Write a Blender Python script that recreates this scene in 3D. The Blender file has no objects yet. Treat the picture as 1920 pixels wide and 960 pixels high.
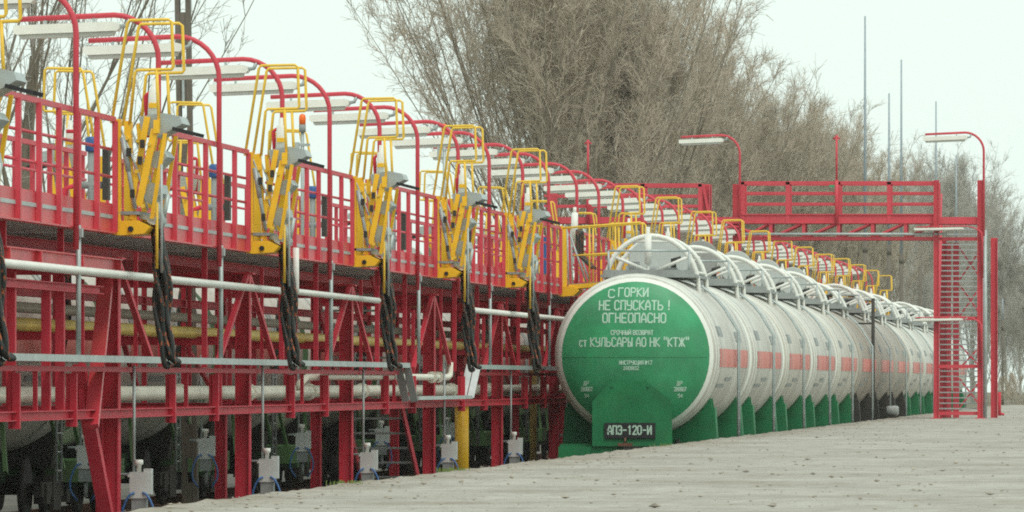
import bpy, math, random
from mathutils import Vector, Matrix
random.seed(7)
R = math.radians
sc = bpy.context.scene
col = sc.collection

# ------------------------------------------------------------------ camera
F_PX, VPX, HZ, CAM_H = 13300.0, 2232.0, 716.0, 1.08      # long lens, level, shifted frame
cam_d = bpy.data.cameras.new('camera'); cam = bpy.data.objects.new('camera', cam_d); col.objects.link(cam)
cam.location = (0, 0, CAM_H); cam.rotation_euler = (R(90), 0, 0)
cam_d.sensor_width = 36; cam_d.lens = 36*F_PX/1920
cam_d.shift_x = -(VPX-960)/1920; cam_d.shift_y = (HZ-480)/1920
cam_d.clip_start = 1; cam_d.clip_end = 6000
sc.camera = cam
# ------------------------------------------------------------------ overcast sky
SUN_EL, SUN_AZ = R(58), R(150)       # sun behind and right of the camera, through cloud
w = bpy.data.worlds.new('World'); sc.world = w; w.use_nodes = True
nt = w.node_tree; bg = nt.nodes['Background']
sky = nt.nodes.new('ShaderNodeTexSky'); sky.sky_type = 'NISHITA'; sky.sun_disc = False
sky.sun_elevation = SUN_EL; sky.sun_rotation = SUN_AZ
mx = nt.nodes.new('ShaderNodeMix'); mx.data_type = 'RGBA'; mx.inputs[0].default_value = 0.93
mx.inputs[7].default_value = (8.25, 9.55, 8.8, 1)        # cloud layer over the clear sky
nt.links.new(sky.outputs[0], mx.inputs[6]); nt.links.new(mx.outputs[2], bg.inputs[0])
bg.inputs[1].default_value = 0.105
sd = bpy.data.lights.new('sun', 'SUN'); sd.energy = 1.4; sd.angle = R(25); sd.color = (1, .96, .9)
sun = bpy.data.objects.new('sun', sd); col.objects.link(sun)
sun.rotation_euler = (math.pi/2-SUN_EL, 0, math.pi-SUN_AZ)
sc.view_settings.view_transform = 'Standard'; sc.view_settings.look = 'None'
sc.view_settings.exposure = 0.10; sc.view_settings.gamma = 1
sc.view_settings.use_curve_mapping = False
sc.render.engine = 'CYCLES'
sc.cycles.use_denoising = False
sc.cycles.filter_width = 1.9
sc.cycles.max_bounces = 6; sc.cycles.volume_bounces = 1

# ------------------------------------------------------------------ materials
def paint(name, c, rough=.5, var=.12, scale=3.0, dirt=None, dirt_amt=.0, stretch=(1, 1, 1), spec=.4, metal=0, fine=0):
    m = bpy.data.materials.new(name); m.use_nodes = True
    n = m.node_tree.nodes; l = m.node_tree.links; b = n['Principled BSDF']
    b.inputs['Roughness'].default_value = rough; b.inputs['Metallic'].default_value = metal
    b.inputs['Specular IOR Level'].default_value = spec
    tc = n.new('ShaderNodeTexCoord'); mp = n.new('ShaderNodeMapping'); mp.inputs['Scale'].default_value = stretch
    l.new(tc.outputs['Object'], mp.inputs[0])
    no = n.new('ShaderNodeTexNoise'); no.inputs['Scale'].default_value = scale; no.inputs['Detail'].default_value = 6
    no.inputs['Roughness'].default_value = .65
    l.new(mp.outputs[0], no.inputs[0])
    cr = n.new('ShaderNodeValToRGB'); e = cr.color_ramp.elements
    e[0].position, e[1].position = .3, .7
    e[0].color = tuple(x*(1-var) for x in c)+(1,); e[1].color = tuple(min(1, x*(1+var)) for x in c)+(1,)
    l.new(no.outputs[0], cr.inputs[0]); out = cr.outputs[0]
    if dirt:
        n2 = n.new('ShaderNodeTexNoise'); n2.inputs['Scale'].default_value = scale*.6; n2.inputs['Detail'].default_value = 8
        n2.inputs['Roughness'].default_value = .7
        l.new(mp.outputs[0], n2.inputs[0])
        c2 = n.new('ShaderNodeValToRGB'); c2.color_ramp.elements[0].position = .45; c2.color_ramp.elements[1].position = .75
        c2.color_ramp.elements[0].color = (0, 0, 0, 1); c2.color_ramp.elements[1].color = (dirt_amt,)*3+(1,)
        l.new(n2.outputs[0], c2.inputs[0])
        mm = n.new('ShaderNodeMix'); mm.data_type = 'RGBA'; mm.inputs[7].default_value = dirt+(1,)
        l.new(c2.outputs[0], mm.inputs[0]); l.new(out, mm.inputs[6]); out = mm.outputs[2]
    l.new(out, b.inputs['Base Color'])
    bp = n.new('ShaderNodeBump'); bp.inputs['Strength'].default_value = .12; bp.inputs['Distance'].default_value = .02
    l.new(no.outputs[0], bp.inputs['Height']); l.new(bp.outputs[0], b.inputs['Normal'])
    return m
M = {}
M['red'] = paint('red_paint', (.60, .042, .068), .5, .14, 2.5, (.42, .06, .07), .4, spec=.12)
M['red_lamp'] = paint('haze_pink_red_paint', (.60, .06, .085), .5, .1, 2.5, (.62, .12, .13), .4, spec=.3)  # pinker red, with haze glare put into the paint colour
M['red_fascia'] = paint('red_panel_paint', (.60, .05, .07), .42, .16, 1.5, (.64, .13, .08), .5, spec=.4)
M['yellow'] = paint('yellow_paint', (.93, .53, .02), .42, .08, 3, (.5, .3, .06), .25)
M['yellow_tube'] = paint('yellow_tube_paint', (.86, .55, .06), .45, .1, 3)
M['ochre'] = paint('ochre_pipe_paint', (.64, .47, .12), .5, .15, 2, (.3, .22, .1), .5)
M['galv'] = paint('galvanised_steel', (.42, .47, .46), .45, .18, 4, metal=.25)
M['galvd'] = paint('dull_grating', (.27, .29, .28), .6, .18, 4)
M['alu'] = paint('aluminium_sheet', (.55, .60, .60), .35, .15, 3, metal=.4)
M['white'] = paint('white_paint', (.80, .80, .74), .45, .05, 3, (.45, .42, .35), .3)
M['lampwhite'] = paint('lamp_shell', (.86, .85, .77), .45, .06, 3, (.4, .38, .3), .3)
M['lampgrey'] = paint('lamp_diffuser', (.50, .50, .45), .3, .1, 3)
M['cream'] = paint('cream_pipe_paint', (.80, .78, .66), .45, .08, 1.5, (.4, .35, .25), .35)
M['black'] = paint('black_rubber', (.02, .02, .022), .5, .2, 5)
M['dark'] = paint('grimy_undercarriage', (.035, .032, .027), .7, .4, 3, (.09, .07, .05), .6)
M['green'] = paint('green_paint', (.034, .30, .125), .45, .28, 1.1, (.09, .24, .14), .6, spec=.45)
M['green_frame'] = paint('green_frame_paint', (.022, .20, .078), .6, .2, 2, (.05, .10, .05), .6, spec=.15)
M['green_strut'] = paint('dusty_green_paint', (.07, .17, .05), .6, .25, 2, (.10, .12, .07), .8)
M['tank_left'] = paint('dusty_tank_white', (.56, .53, .46), .5, .1, 1.1, (.28, .24, .18), .8, (1, .4, .4))
M['green_old'] = paint('old_green_paint', (.05, .12, .045), .6, .3, 2, (.05, .05, .04), .9)
M['letter'] = paint('white_lettering', (.47, .66, .53), .6, .1, 8)
M['tank'] = paint('tank_white', (.60, .59, .53), .45, .13, 1.2, (.25, .21, .17), .95, (1, .4, .3))
M['tank_old'] = paint('tank_grimy', (.34, .30, .25), .55, .15, 1.1, (.22, .17, .12), .8, (1, .5, .4))
M['rim'] = paint('tank_rim_white', (.78, .79, .72), .4, .04, 2)
M['stripe'] = paint('faded_red_stripe', (.62, .145, .12), .5, .15, 2, (.58, .34, .28), .7)
M['lid'] = paint('lid_grey', (.43, .45, .42), .5, .08, 2)
M['lid_in'] = paint('lid_inside_grey', (.27, .27, .25), .55, .1, 2)
M['blue'] = paint('blue_paint', (.03, .10, .27), .4, .15, 3)
M['bluehose'] = paint('blue_cable', (.05, .15, .38), .4, .1, 3)
M['orange'] = paint('orange_beacon', (.95, .17, .02), .3, .05, 3)
M['box'] = paint('grey_box', (.56, .58, .55), .45, .1, 4)
M['mast'] = paint('mast_steel', (.34, .40, .44), .5, .15, 3)
M['wood'] = paint('weathered_concrete_pole', (.13, .11, .085), .8, .3, 2.5, (.26, .23, .19), .5, (1, 1, .3))
M['bark'] = paint('bark', (.22, .185, .14), .85, .25, 2)
M['twig'] = paint('twigs', (.47, .40, .315), .85, .25, .6)
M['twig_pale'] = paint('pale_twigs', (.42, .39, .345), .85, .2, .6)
M['rust'] = paint('rusty_iron', (.16, .07, .045), .7, .3, 4)
M['stone'] = paint('stones', (.33, .29, .235), .9, .4, 4)
M['grass'] = paint('grass_blades', (.16, .22, .05), .8, .3, 4)
M['sand'] = paint('sandy_wall', (.40, .36, .29), .9, .2, .5)

def hose_mat():
    m = bpy.data.materials.new('braided_hose'); m.use_nodes = True
    n = m.node_tree.nodes; l = m.node_tree.links; b = n['Principled BSDF']; b.inputs['Roughness'].default_value = .5
    tc = n.new('ShaderNodeTexCoord'); mp = n.new('ShaderNodeMapping'); mp.inputs['Scale'].default_value = (16, 16, 5.5)
    mp.inputs['Rotation'].default_value = (.35, .3, 0)
    no = n.new('ShaderNodeTexNoise'); no.inputs['Scale'].default_value = 1.6; no.inputs['Detail'].default_value = 2
    cr = n.new('ShaderNodeValToRGB'); cr.color_ramp.interpolation = 'CONSTANT'
    e = cr.color_ramp.elements; e[0].color = (.018, .02, .018, 1); e[1].position = .60; e[1].color = (.42, .10, .025, 1)
    x = cr.color_ramp.elements.new(.66); x.color = (.02, .02, .018, 1)
    l.new(tc.outputs['Object'], mp.inputs[0]); l.new(mp.outputs[0], no.inputs[0]); l.new(no.outputs[0], cr.inputs[0])
    l.new(cr.outputs[0], b.inputs['Base Color']); return m
M['hose'] = hose_mat()

def ground_mat(name, a, b_, c, big=.25, small=6.0, joints=True):
    m = bpy.data.materials.new(name); m.use_nodes = True
    n = m.node_tree.nodes; l = m.node_tree.links; b = n['Principled BSDF']; b.inputs['Roughness'].default_value = .9
    b.inputs['Specular IOR Level'].default_value = .15
    tc = n.new('ShaderNodeTexCoord')
    def noise(s, d=8, r=.65, stretch=(1, 1, 1)):
        mp = n.new('ShaderNodeMapping'); mp.inputs['Scale'].default_value = stretch
        l.new(tc.outputs['Object'], mp.inputs[0])
        t = n.new('ShaderNodeTexNoise'); t.inputs['Scale'].default_value = s; t.inputs['Detail'].default_value = d
        t.inputs['Roughness'].default_value = r; l.new(mp.outputs[0], t.inputs[0]); return t.outputs[0]
    def ramp(v, p0, p1, c0, c1):
        r = n.new('ShaderNodeValToRGB'); e = r.color_ramp.elements
        e[0].position, e[1].position = p0, p1; e[0].color, e[1].color = c0, c1; l.new(v, r.inputs[0]); return r.outputs[0]
    def mix(f, x, y):
        q = n.new('ShaderNodeMix'); q.data_type = 'RGBA'; l.new(f, q.inputs[0])
        for s, v in ((6, x), (7, y)):
            if isinstance(v, tuple): q.inputs[s].default_value = v
            else: l.new(v, q.inputs[s])
        return q.outputs[2]
    W, K = (1, 1, 1, 1), (0, 0, 0, 1)
    base = ramp(noise(big*2, 12, .85, (1, .5, 1)), .34, .64, a+(1,), b_+(1,))
    o = mix(ramp(noise(.35, 12, .82, (.8, .7, 1)), .50, .62, K, (.6,)*3+(1,)), base, c+(1,))
    o = mix(ramp(noise(small, 5, .8), .66, .74, K, (.5,)*3+(1,)), o, tuple(x*.45 for x in c)+(1,))
    o = mix(ramp(noise(2.6, 6, .8, (1, .6, 1)), .60, .68, K, (.6,)*3+(1,)), o, tuple(min(1, x*1.25) for x in b_)+(1,))
    o = mix(ramp(noise(2.2, 10, .8, (1, .4, 1)), .50, .68, K, (.6,)*3+(1,)), o, tuple(x*.8 for x in c)+(1,))
    o = mix(ramp(noise(11, 5, .85, (1, .25, 1)), .60, .70, K, (.75,)*3+(1,)), o, tuple(x*.5 for x in c)+(1,))
    o = mix(ramp(noise(26, 4, .8, (1, .3, 1)), .54, .66, K, (.55,)*3+(1,)), o, tuple(x*.8 for x in c)+(1,))
    if joints:
        # brown dirt swept against the platform edge
        sx = n.new('ShaderNodeSeparateXYZ'); l.new(tc.outputs['Object'], sx.inputs[0])
        mr = n.new('ShaderNodeMapRange'); mr.inputs[1].default_value = -9.1; mr.inputs[2].default_value = -7.9; mr.inputs[3].default_value = .75; mr.inputs[4].default_value = 0
        l.new(sx.outputs[0], mr.inputs[0])
        mu = n.new('ShaderNodeMath'); mu.operation = 'MULTIPLY'; l.new(mr.outputs[0], mu.inputs[0]); l.new(ramp(noise(1.5, 8, .7, (1, .2, 1)), .35, .6, K, W), mu.inputs[1])
        o = mix(mu.outputs[0], o, (.20, .15, .10, 1))
        bk = n.new('ShaderNodeTexBrick'); bk.inputs['Scale'].default_value = .33
        bk.inputs['Mortar Size'].default_value = .012; bk.inputs['Color1'].default_value = W; bk.inputs['Color2'].default_value = W
        bk.inputs['Mortar'].default_value = (.4, .4, .4, 1); bk.offset = 0
        bk.inputs['Brick Width'].default_value = 200; bk.inputs['Row Height'].default_value = 2
        l.new(tc.outputs['Object'], bk.inputs[0])
        q = n.new('ShaderNodeMix'); q.data_type = 'RGBA'; q.blend_type = 'MULTIPLY'; q.inputs[0].default_value = .8
        l.new(o, q.inputs[6]); l.new(bk.outputs[0], q.inputs[7]); o = q.outputs[2]
    l.new(o, b.inputs['Base Color'])
    bp = n.new('ShaderNodeBump'); bp.inputs['Distance'].default_value = .002; bp.inputs['Strength'].default_value = .1
    l.new(noise(3, 8, .7), bp.inputs['Height']); l.new(bp.outputs[0], b.inputs['Normal'])
    return m
M['concrete'] = ground_mat('worn_concrete', (.28, .26, .225), (.49, .47, .42), (.24, .195, .15))
M['ballast'] = ground_mat('ballast', (.10, .09, .075), (.16, .15, .13), (.07, .06, .05), joints=False)
M['earth'] = ground_mat('dry_earth', (.15, .13, .09), (.21, .19, .14), (.13, .12, .07), joints=False)

# ------------------------------------------------------------------ mesh helpers
class MB:
    def __init__(s): s.v = []; s.f = []; s.sm = []
    def add(s, vs, fs, smooth=False):
        o = len(s.v); s.v += [tuple(p) for p in vs]; s.f += [tuple(i+o for i in f) for f in fs]; s.sm += [smooth]*len(fs); return s
    def box(s, x0, x1, y0, y1, z0, z1):
        return s.add([(x0, y0, z0), (x1, y0, z0), (x1, y1, z0), (x0, y1, z0), (x0, y0, z1), (x1, y0, z1), (x1, y1, z1), (x0, y1, z1)],
                     [(0, 3, 2, 1), (4, 5, 6, 7), (0, 1, 5, 4), (1, 2, 6, 5), (2, 3, 7, 6), (3, 0, 4, 7)])
    def bar(s, a, b, w, d, up=(0, 1, 0)):       # rectangular bar a->b; d measured along up, w across
        a, b = Vector(a), Vector(b); t = (b-a).normalized(); u = Vector(up)
        if abs(t.dot(u)) > .95: u = Vector((1, 0, 0))
        sd_ = t.cross(u).normalized(); u = sd_.cross(t).normalized()
        vs = []
        for p in (a, b):
            for i, j in ((-1, -1), (1, -1), (1, 1), (-1, 1)): vs.append(p+sd_*(w/2*i)+u*(d/2*j))
        return s.add(vs, [(0, 1, 2, 3), (7, 6, 5, 4), (0, 4, 5, 1), (1, 5, 6, 2), (2, 6, 7, 3), (3, 7, 4, 0)])
    def tube(s, pts, r, n=8, cap=True):
        pts = [Vector(p) for p in pts]; rr = r if isinstance(r, (list, tuple)) else [r]*len(pts)
        vs = []; N = len(pts); u = None
        for i, p in enumerate(pts):
            t = (pts[min(i+1, N-1)]-pts[max(i-1, 0)]).normalized()
            if u is None:
                u = t.cross(Vector((0, 0, 1)) if abs(t.z) < .9 else Vector((1, 0, 0))).normalized()
            u = (u-t*u.dot(t)).normalized(); v_ = t.cross(u)
            for k in range(n):
                a = 2*math.pi*k/n; vs.append(p+(u*math.cos(a)+v_*math.sin(a))*rr[i])
        fs = [(i*n+k, i*n+(k+1) % n, (i+1)*n+(k+1) % n, (i+1)*n+k) for i in range(N-1) for k in range(n)]
        s.add(vs, fs, n > 4)
        if cap:
            o = len(s.v)-N*n
            s.f += [tuple(o+k for k in reversed(range(n))), tuple(o+(N-1)*n+k for k in range(n))]; s.sm += [False, False]
        return s
    def prism(s, poly, y0, y1):                 # polygon in x,z extruded along y
        n = len(poly)
        vs = [(x, y0, z) for x, z in poly]+[(x, y1, z) for x, z in poly]
        return s.add(vs, [tuple(range(n)), tuple(reversed(range(n, 2*n)))]+[(i, i+n, (i+1) % n+n, (i+1) % n) for i in range(n)])
    def lathe(s, prof, n=24, axis='z', c=(0, 0, 0), cap=True, smooth=True):   # prof: (radius, height)
        vs = []
        for r_, h in prof:
            for k in range(n):
                a = 2*math.pi*k/n; x, y = r_*math.cos(a), r_*math.sin(a)
                p = (x, y, h) if axis == 'z' else ((x, h, y) if axis == 'y' else (h, x, y))
                vs.append((p[0]+c[0], p[1]+c[1], p[2]+c[2]))
        N = len(prof)
        fs = [(i*n+k, i*n+(k+1) % n, (i+1)*n+(k+1) % n, (i+1)*n+k) for i in range(N-1) for k in range(n)]
        s.add(vs, fs, smooth)
        if cap:
            o = len(s.v)-N*n
            s.f += [tuple(o+k for k in reversed(range(n))), tuple(o+(N-1)*n+k for k in range(n))]; s.sm += [False, False]
        return s
    def ibeam(s, a, b, h, wd, t=.014):          # along y or x, upright web
        a, b = Vector(a), Vector(b)
        dz = Vector((0, 0, h/2-t/2))
        s.bar(a+dz, b+dz, wd, t, (0, 0, 1)); s.bar(a-dz, b-dz, wd, t, (0, 0, 1)); s.bar(a, b, t, h-2*t, (0, 0, 1)); return s
    def hcol(s, x, y, z0, z1, w=.2, d=.2, t=.016):   # H column, flanges face +-x
        s.box(x-w/2, x-w/2+t, y-d/2, y+d/2, z0, z1); s.box(x+w/2-t, x+w/2, y-d/2, y+d/2, z0, z1)
        s.box(x-w/2+t, x+w/2-t, y-t/2, y+t/2, z0, z1); return s
    def build(s, name, mat, parent=None, label=None):
        me = bpy.data.meshes.new(name); me.from_pydata(s.v, [], s.f)
        me.polygons.foreach_set('use_smooth', s.sm); me.update()
        me.materials.append(M[mat] if isinstance(mat, str) else mat)
        o = bpy.data.objects.new(name, me); col.objects.link(o)
        if parent: o.parent = parent
        if label: o['label'] = label
        return o

def tag(o, label, cat, group=None):
    o['label'] = label; o['category'] = cat
    if group: o['group'] = group
    return o
def struct(o, kind='structure'): o['kind'] = kind; return o
def empty(name, loc=(0, 0, 0), rz=0):
    o = bpy.data.objects.new(name, None); o.empty_display_size = .2; col.objects.link(o)
    o.location = loc; o.rotation_euler = (0, 0, rz); return o
def copy_tree(o, parent=None):
    c = o.copy(); col.objects.link(c); c.parent = parent
    for ch in list(o.children):
        if ch is not c: copy_tree(ch, c)
    return c
ORD = ['first', 'second', 'third', 'fourth', 'fifth', 'sixth', 'seventh', 'eighth', 'ninth', 'tenth', 'eleventh', 'twelfth',
       'thirteenth', 'fourteenth', 'fifteenth', 'sixteenth', 'seventeenth', 'eighteenth', 'nineteenth', 'twentieth']
def ordn(i):
    if i < 20: return ORD[i]
    t, u = divmod(i+1, 10); tens = {2: 'twenty', 3: 'thirty', 4: 'forty'}[t]
    return ({2: 'twentieth', 3: 'thirtieth', 4: 'fortieth'}[t]) if u == 0 else tens+'-'+ORD[u-1]
def at(px, py, Y): return ((px-VPX)*Y/F_PX, Y, CAM_H+(HZ-py)*Y/F_PX)
def atx(px, py, X):
    Y = F_PX*X/(px-VPX); return (X, Y, CAM_H+(HZ-py)*Y/F_PX)

# ------------------------------------------------------------------ ground
EDGE = -9.0
def sheet(name, x0, x1, y0, y1, z, mat, nx=1, ny=1):
    m = MB(); vs = []; fs = []
    for j in range(ny+1):
        for i in range(nx+1): vs.append((x0+(x1-x0)*i/nx, y0+(y1-y0)*j/ny, z))
    for j in range(ny):
        for i in range(nx): a = j*(nx+1)+i; fs.append((a, a+1, a+nx+2, a+nx+1))
    m.add(vs, fs); return struct(m.build(name, mat))
sheet('ground', -420, 320, -15, 1500, -1.14, 'earth')
sheet('track_ballast', -24, EDGE+.5, -10, 420, -1.12, 'ballast')
# raised concrete platform with a crumbled edge
pm = MB(); rows = []; y = 20.0; rs = random.Random(3)
xs_off = [0, .12, .3, .6, 1.2, 2.4, 4.5, 8, 14, 60]
while y < 330:
    rows.append(y); y += .35+.002*y
vs = []; fs = []; nx = len(xs_off)+1; chip = 0
for j, yy in enumerate(rows):
    chip = chip*.7+rs.uniform(-.02, .02)
    e = EDGE+chip+rs.uniform(-.008, .008)
    vs.append((e+.03, yy, -1.13))
    for i, xo in enumerate(xs_off):
        zz = 0 if i > 5 else rs.uniform(-.008, .009)
        if i == 0: zz -= .03+rs.random()*.015
        if i == 1: zz += rs.uniform(-.008, .016)
        if 6 <= i < 9: zz = 0
        vs.append((e+xo if i < 9 else 60, yy, zz))
for j in range(len(rows)-1):
    for i in range(nx-1): a = j*nx+i; fs.append((a, a+1, a+nx+1, a+nx))
pm.add(vs, fs); struct(pm.build('concrete_platform', 'concrete'))
# loose stones and crumbs on the platform
st = MB(); rs = random.Random(11)
def pebble(x, y, z, s):
    vs = [(x+s*rs.uniform(.7, 1.2)*a, y+s*rs.uniform(.7, 1.2)*b, z+s*.6*c*rs.uniform(.7, 1.2)) for a, b, c in
          ((1, 0, .2), (0, 1, .2), (-1, 0, .2), (0, -1, .2), (0, 0, 1), (0, 0, -.3))]
    st.add(vs, [(0, 1, 4), (1, 2, 4), (2, 3, 4), (3, 0, 4), (1, 0, 5), (2, 1, 5), (3, 2, 5), (0, 3, 5)])
for k in range(1900):
    yy = 58*math.exp(rs.random()*1.5); xl = max(EDGE+.15, -2232*yy/F_PX); xr = -312*yy/F_PX+.3
    if xr <= xl: continue
    xx = rs.uniform(xl, xr) if rs.random() < .7 else EDGE+.1+abs(rs.gauss(0, .5))
    pebble(xx, yy, .01, rs.choice((.006, .008, .008, .01, .012, .015, .02, .03)))
for k in range(26):
    yy = 60*math.exp(rs.random()*1.0); xl = max(EDGE+.2, -2232*yy/F_PX); xr = -312*yy/F_PX
    if xr > xl: pebble(rs.uniform(xl, xr), yy, .01, rs.uniform(.03, .055))
struct(st.build('gravel', 'stone'), 'stuff')
gr = MB()
for (gx, gy, n_) in ((-8.93, 75, 45), (-8.95, 86, 60), (-8.9, 120, 30)):
    for k in range(n_):
        x = gx+rs.gauss(0, .09); y = gy+rs.gauss(0, .25); h = rs.uniform(.03, .065)
        gr.bar((x, y, -.04), (x+rs.uniform(-.04, .04), y, h-.02), .008, .008)
struct(gr.build('grass', 'grass'), 'stuff')
# railway tracks
def track(xc, y0, y1):
    m = MB()
    for s_ in (-.76, .76):
        m.box(xc+s_-.035, xc+s_+.035, y0, y1, -1.1+.0, -.98); m.box(xc+s_-.07, xc+s_+.07, y0, y1, -1.115, -1.1)
    k = y0
    while k < y1:
        m.box(xc-1.3, xc+1.3, k, k+.24, -1.125, -1.104); k += .9
    return struct(m.build('railway_track', 'rust'))
TX, LX = -10.74, -17.95
track(TX, 60, 340); track(LX, 60, 300)

# ------------------------------------------------------------------ loading rack
RX, BX = -12.9, -15.2         # front and rear faces
Y0 = 84.8; PITCH = 12.0; NB = 18
def bay(n): return Y0+PITCH*n
YS, YE = bay(-2)+2, bay(NB)-9
rack = empty('loading_rack', ((RX+BX)/2, Y0, -1.1))
tag(rack, 'long red steel loading rack with railed deck, columns and lower pipe beam', 'loading rack')
def rp(mb, name, mat, label=None):
    ox, oy, oz = rack.location
    mb.v = [(x-ox, y-oy, z-oz) for x, y, z in mb.v]; return mb.build(name, mat, rack, label)
GAP = 2.2
for side, X, s_ in (('front', RX, 1), ('rear', BX, -1)):
    off = 0 if side == 'front' else 12.6-PITCH+.2
    for n in range(-1, NB):
        a, b = bay(n-1)+GAP+off, bay(n)+off
        m = MB()
        np_ = 7; ps = [a+(b-a)*i/np_ for i in range(np_+1)]
        for yv in ps:
            m.box(X-.03+s_*.045, X+.03+s_*.045, yv-.042, yv+.042, 2.87, 4.2)
        m.box(X-.045, X+.045, a-.04, b+.04, 4.19, 4.25) if s_ == 0 else m.box(X-.03+s_*.02, X+.03+s_*.02, a-.05, b+.05, 4.19, 4.25)
        for z in (3.53, 3.86): m.tube([(X+s_*.0, a, z), (X, b, z)], .02, 6)
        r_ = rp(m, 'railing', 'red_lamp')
        f = MB(); f.box(X-.012, X+.012, a-.05, b+.05, 2.87, 3.2)
        f.box(X-.06 if s_ > 0 else X, X if s_ > 0 else X+.06, a-.05, b+.05, 3.2, 3.214); f.box(X-.06, X+.06, a-.05, b+.05, 2.85, 2.87)
        fo = f.build('kick_panel', 'red_fascia'); ox, oy, oz = rack.location
        fo.parent = r_; fo.location = (-ox, -oy, -oz)
        g = MB()
        x0g, x1g = sorted((X+s_*.012, X+s_*.022)); g.box(x0g, x1g, a, b, 3.03, 3.075)
        go = g.build('grey_strip', 'galv'); go.parent = r_; go.location = (-ox, -oy, -oz)
# deck grating
for n in range(-1, NB):
    a, b = bay(n-1)+.02, bay(n)-.02
    m = MB(); m.box(BX+.07, RX-.07, a, b, 2.93, 2.97)
    k = a
    while k < b-.1:
        m.box(BX+.07, RX-.07, k, k+.05, 2.86, 2.93); k += .6
    rp(m, 'deck', 'alu')
# beams along the rack
for x, z, h in ((-14.1, 2.76, .13), (BX+.15, 2.72, .24), (RX-.1, .70, .11), (BX+.1, .70, .11), (BX+.1, 1.72, .14), (BX+.1, 2.25, .12)):
    m = MB(); m.ibeam((x, YS, z), (x, YE, z), h, .13); rp(m, 'long_beam', 'red')
# galvanised tray on a red runner, with a dip in the cable way
dip0, dip1 = 116.0, 126.5
for a, b in ((YS, dip0), (dip1, YE)):
    m = MB(); m.box(RX-.02, RX+.14, a, b, 1.31, 1.39); rp(m, 'cable_tray', 'galv')
    m = MB(); m.box(RX-.12, RX-.04, a, b, 1.2, 1.26); rp(m, 'tray_runner', 'red')
m = MB()
for xo in (-.08, .06): m.bar((RX+.02+xo, dip0, 1.36), (RX+.12+xo, dip0+.25, .76), .12, .04)
m.box(RX-.1, RX+.1, dip0+.02, dip0+.06, 1.3, 1.34); rp(m, 'tray_chute', 'galvd')
m = MB()
for xo in (-.07, .07): m.bar((RX+.12+xo, dip1, 1.38), (RX+.02+xo, dip1-.25, .8), .12, .04)
m.box(RX, RX+.2, dip1, dip1+.04, 1.32, 1.36); rp(m, 'tray_chute', 'alu')
m = MB(); m.box(RX-.02, RX+.16, dip0+1.2, dip1-.6, .78, .84); rp(m, 'cable_tray', 'alu')
CX = -13.12; RCX = -15.08
for n in range(-1, NB):
    yc = bay(n)+1.45
    m = MB(); m.hcol(CX, yc, -1.1, 2.6, .20, .2)
    m.box(CX-.15, CX+.15, yc-.15, yc+.15, 2.57, 2.59); rp(m, 'column', 'red')
    m = MB(); m.hcol(RCX, yc+.1, -1.1, 2.6, .17, .18); rp(m, 'column', 'red')
    # braces below the deck
    for (dy, z) in (((-3.1, 1.3), (2.9, 1.35)) if n else ((2.9, 1.35),)):
        m = MB(); m.bar((CX+.06, yc+(-.1 if dy < 0 else .1), 2.55), (CX+.06, yc+dy, z), .07, .07); rp(m, 'brace', 'red')
    m = MB(); m.ibeam((CX, yc, 2.48), (RCX, yc, 2.48), .2, .12); m.ibeam((CX, yc, .72), (RCX, yc, .72), .14, .1)
    m.ibeam((CX, yc, 1.65), (RCX, yc, 1.65), .12, .1); rp(m, 'cross_beam', 'red')
    # intermediate posts carrying the tray
    for j, dy in enumerate((4.0, 8.0)):
        m = MB(); m.box(RX-.09, RX-.01, yc+dy-.04, yc+dy+.04, .56, 1.18); m.box(RX-.14, RX-.02, yc+dy-.012, yc+dy+.012, .56, 1.18)
        rp(m, 'tray_post', 'red')
        m = MB(); m.bar((RX-.2, yc+dy, 1.27), (RX-.2, yc+dy, 2.86), .07, .06); rp(m, 'hanger', 'red')
        m = MB(); m.ibeam((RX-.14, yc+dy, .7), (RCX, yc+dy, .7), .12, .1); pass
        rp(m, 'cross_beam', 'red')
        m = MB(); m.box(RCX-.035, RCX+.035, yc+dy-.035, yc+dy+.035, .78, 2.58); rp(m, 'rear_post', 'red')
    for dy, x, w_, za, zb in ((2.2, RX-.25, .05, 1.27, 2.7), (5.7, RX-.12, .05, .75, 1.2), (6.6, -14.2, .06, .75, 2.65), (10.2, RX-.3, .06, .75, 2.3), (3.1, -14.3, .05, 1.0, 2.65)):
        m = MB(); m.box(x-w_/2, x+w_/2, yc+dy-w_/2, yc+dy+w_/2, za, zb); rp(m, 'light_post', 'red')
    if n < 9 and n % 2:
        m = MB(); m.bar((RCX, yc+.3, 2.5), (RCX, yc+3.6, .85), .07, .07); rp(m, 'rear_brace', 'red')
        m = MB(); m.bar((RCX, yc+7.9, 1.7), (RCX, yc+11.6, .85), .06, .06); rp(m, 'rear_brace', 'red')
# heavy near-end pieces
y1 = bay(0)+1.45
m = MB(); m.bar((CX-.05, y1-.1, 2.3), (CX+.16, y1-2.6, .55), .17, .06); rp(m, 'knee_brace', 'red_fascia')
m = MB(); m.bar((CX+.1, y1-.35, -1.1), (CX-.1, y1-1.9, 1.25), .16, .16); rp(m, 'raking_post', 'red')
m = MB(); m.ibeam((RX-.05, 77.2, 2.44), (RX-.05, 85.6, 2.44), .24, .14)
for yv in (77.4, 79.5, 82.5, 85.4): m.box(RX-.06, RX+.03, yv-.02, yv+.02, 2.33, 2.55)
rp(m, 'short_beam', 'red_fascia')
m = MB(); m.ibeam((RX-.1, 77.5, 2.17), (RX-.1, 84.5, 2.17), .1, .12); rp(m, 'short_beam', 'red')
for yv in (78.5, 80.9, 81.9): 
    m = MB(); m.box(RX-.2, RX-.1, yv-.05, yv+.05, .75, 2.3); rp(m, 'hanger', 'red')
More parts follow.
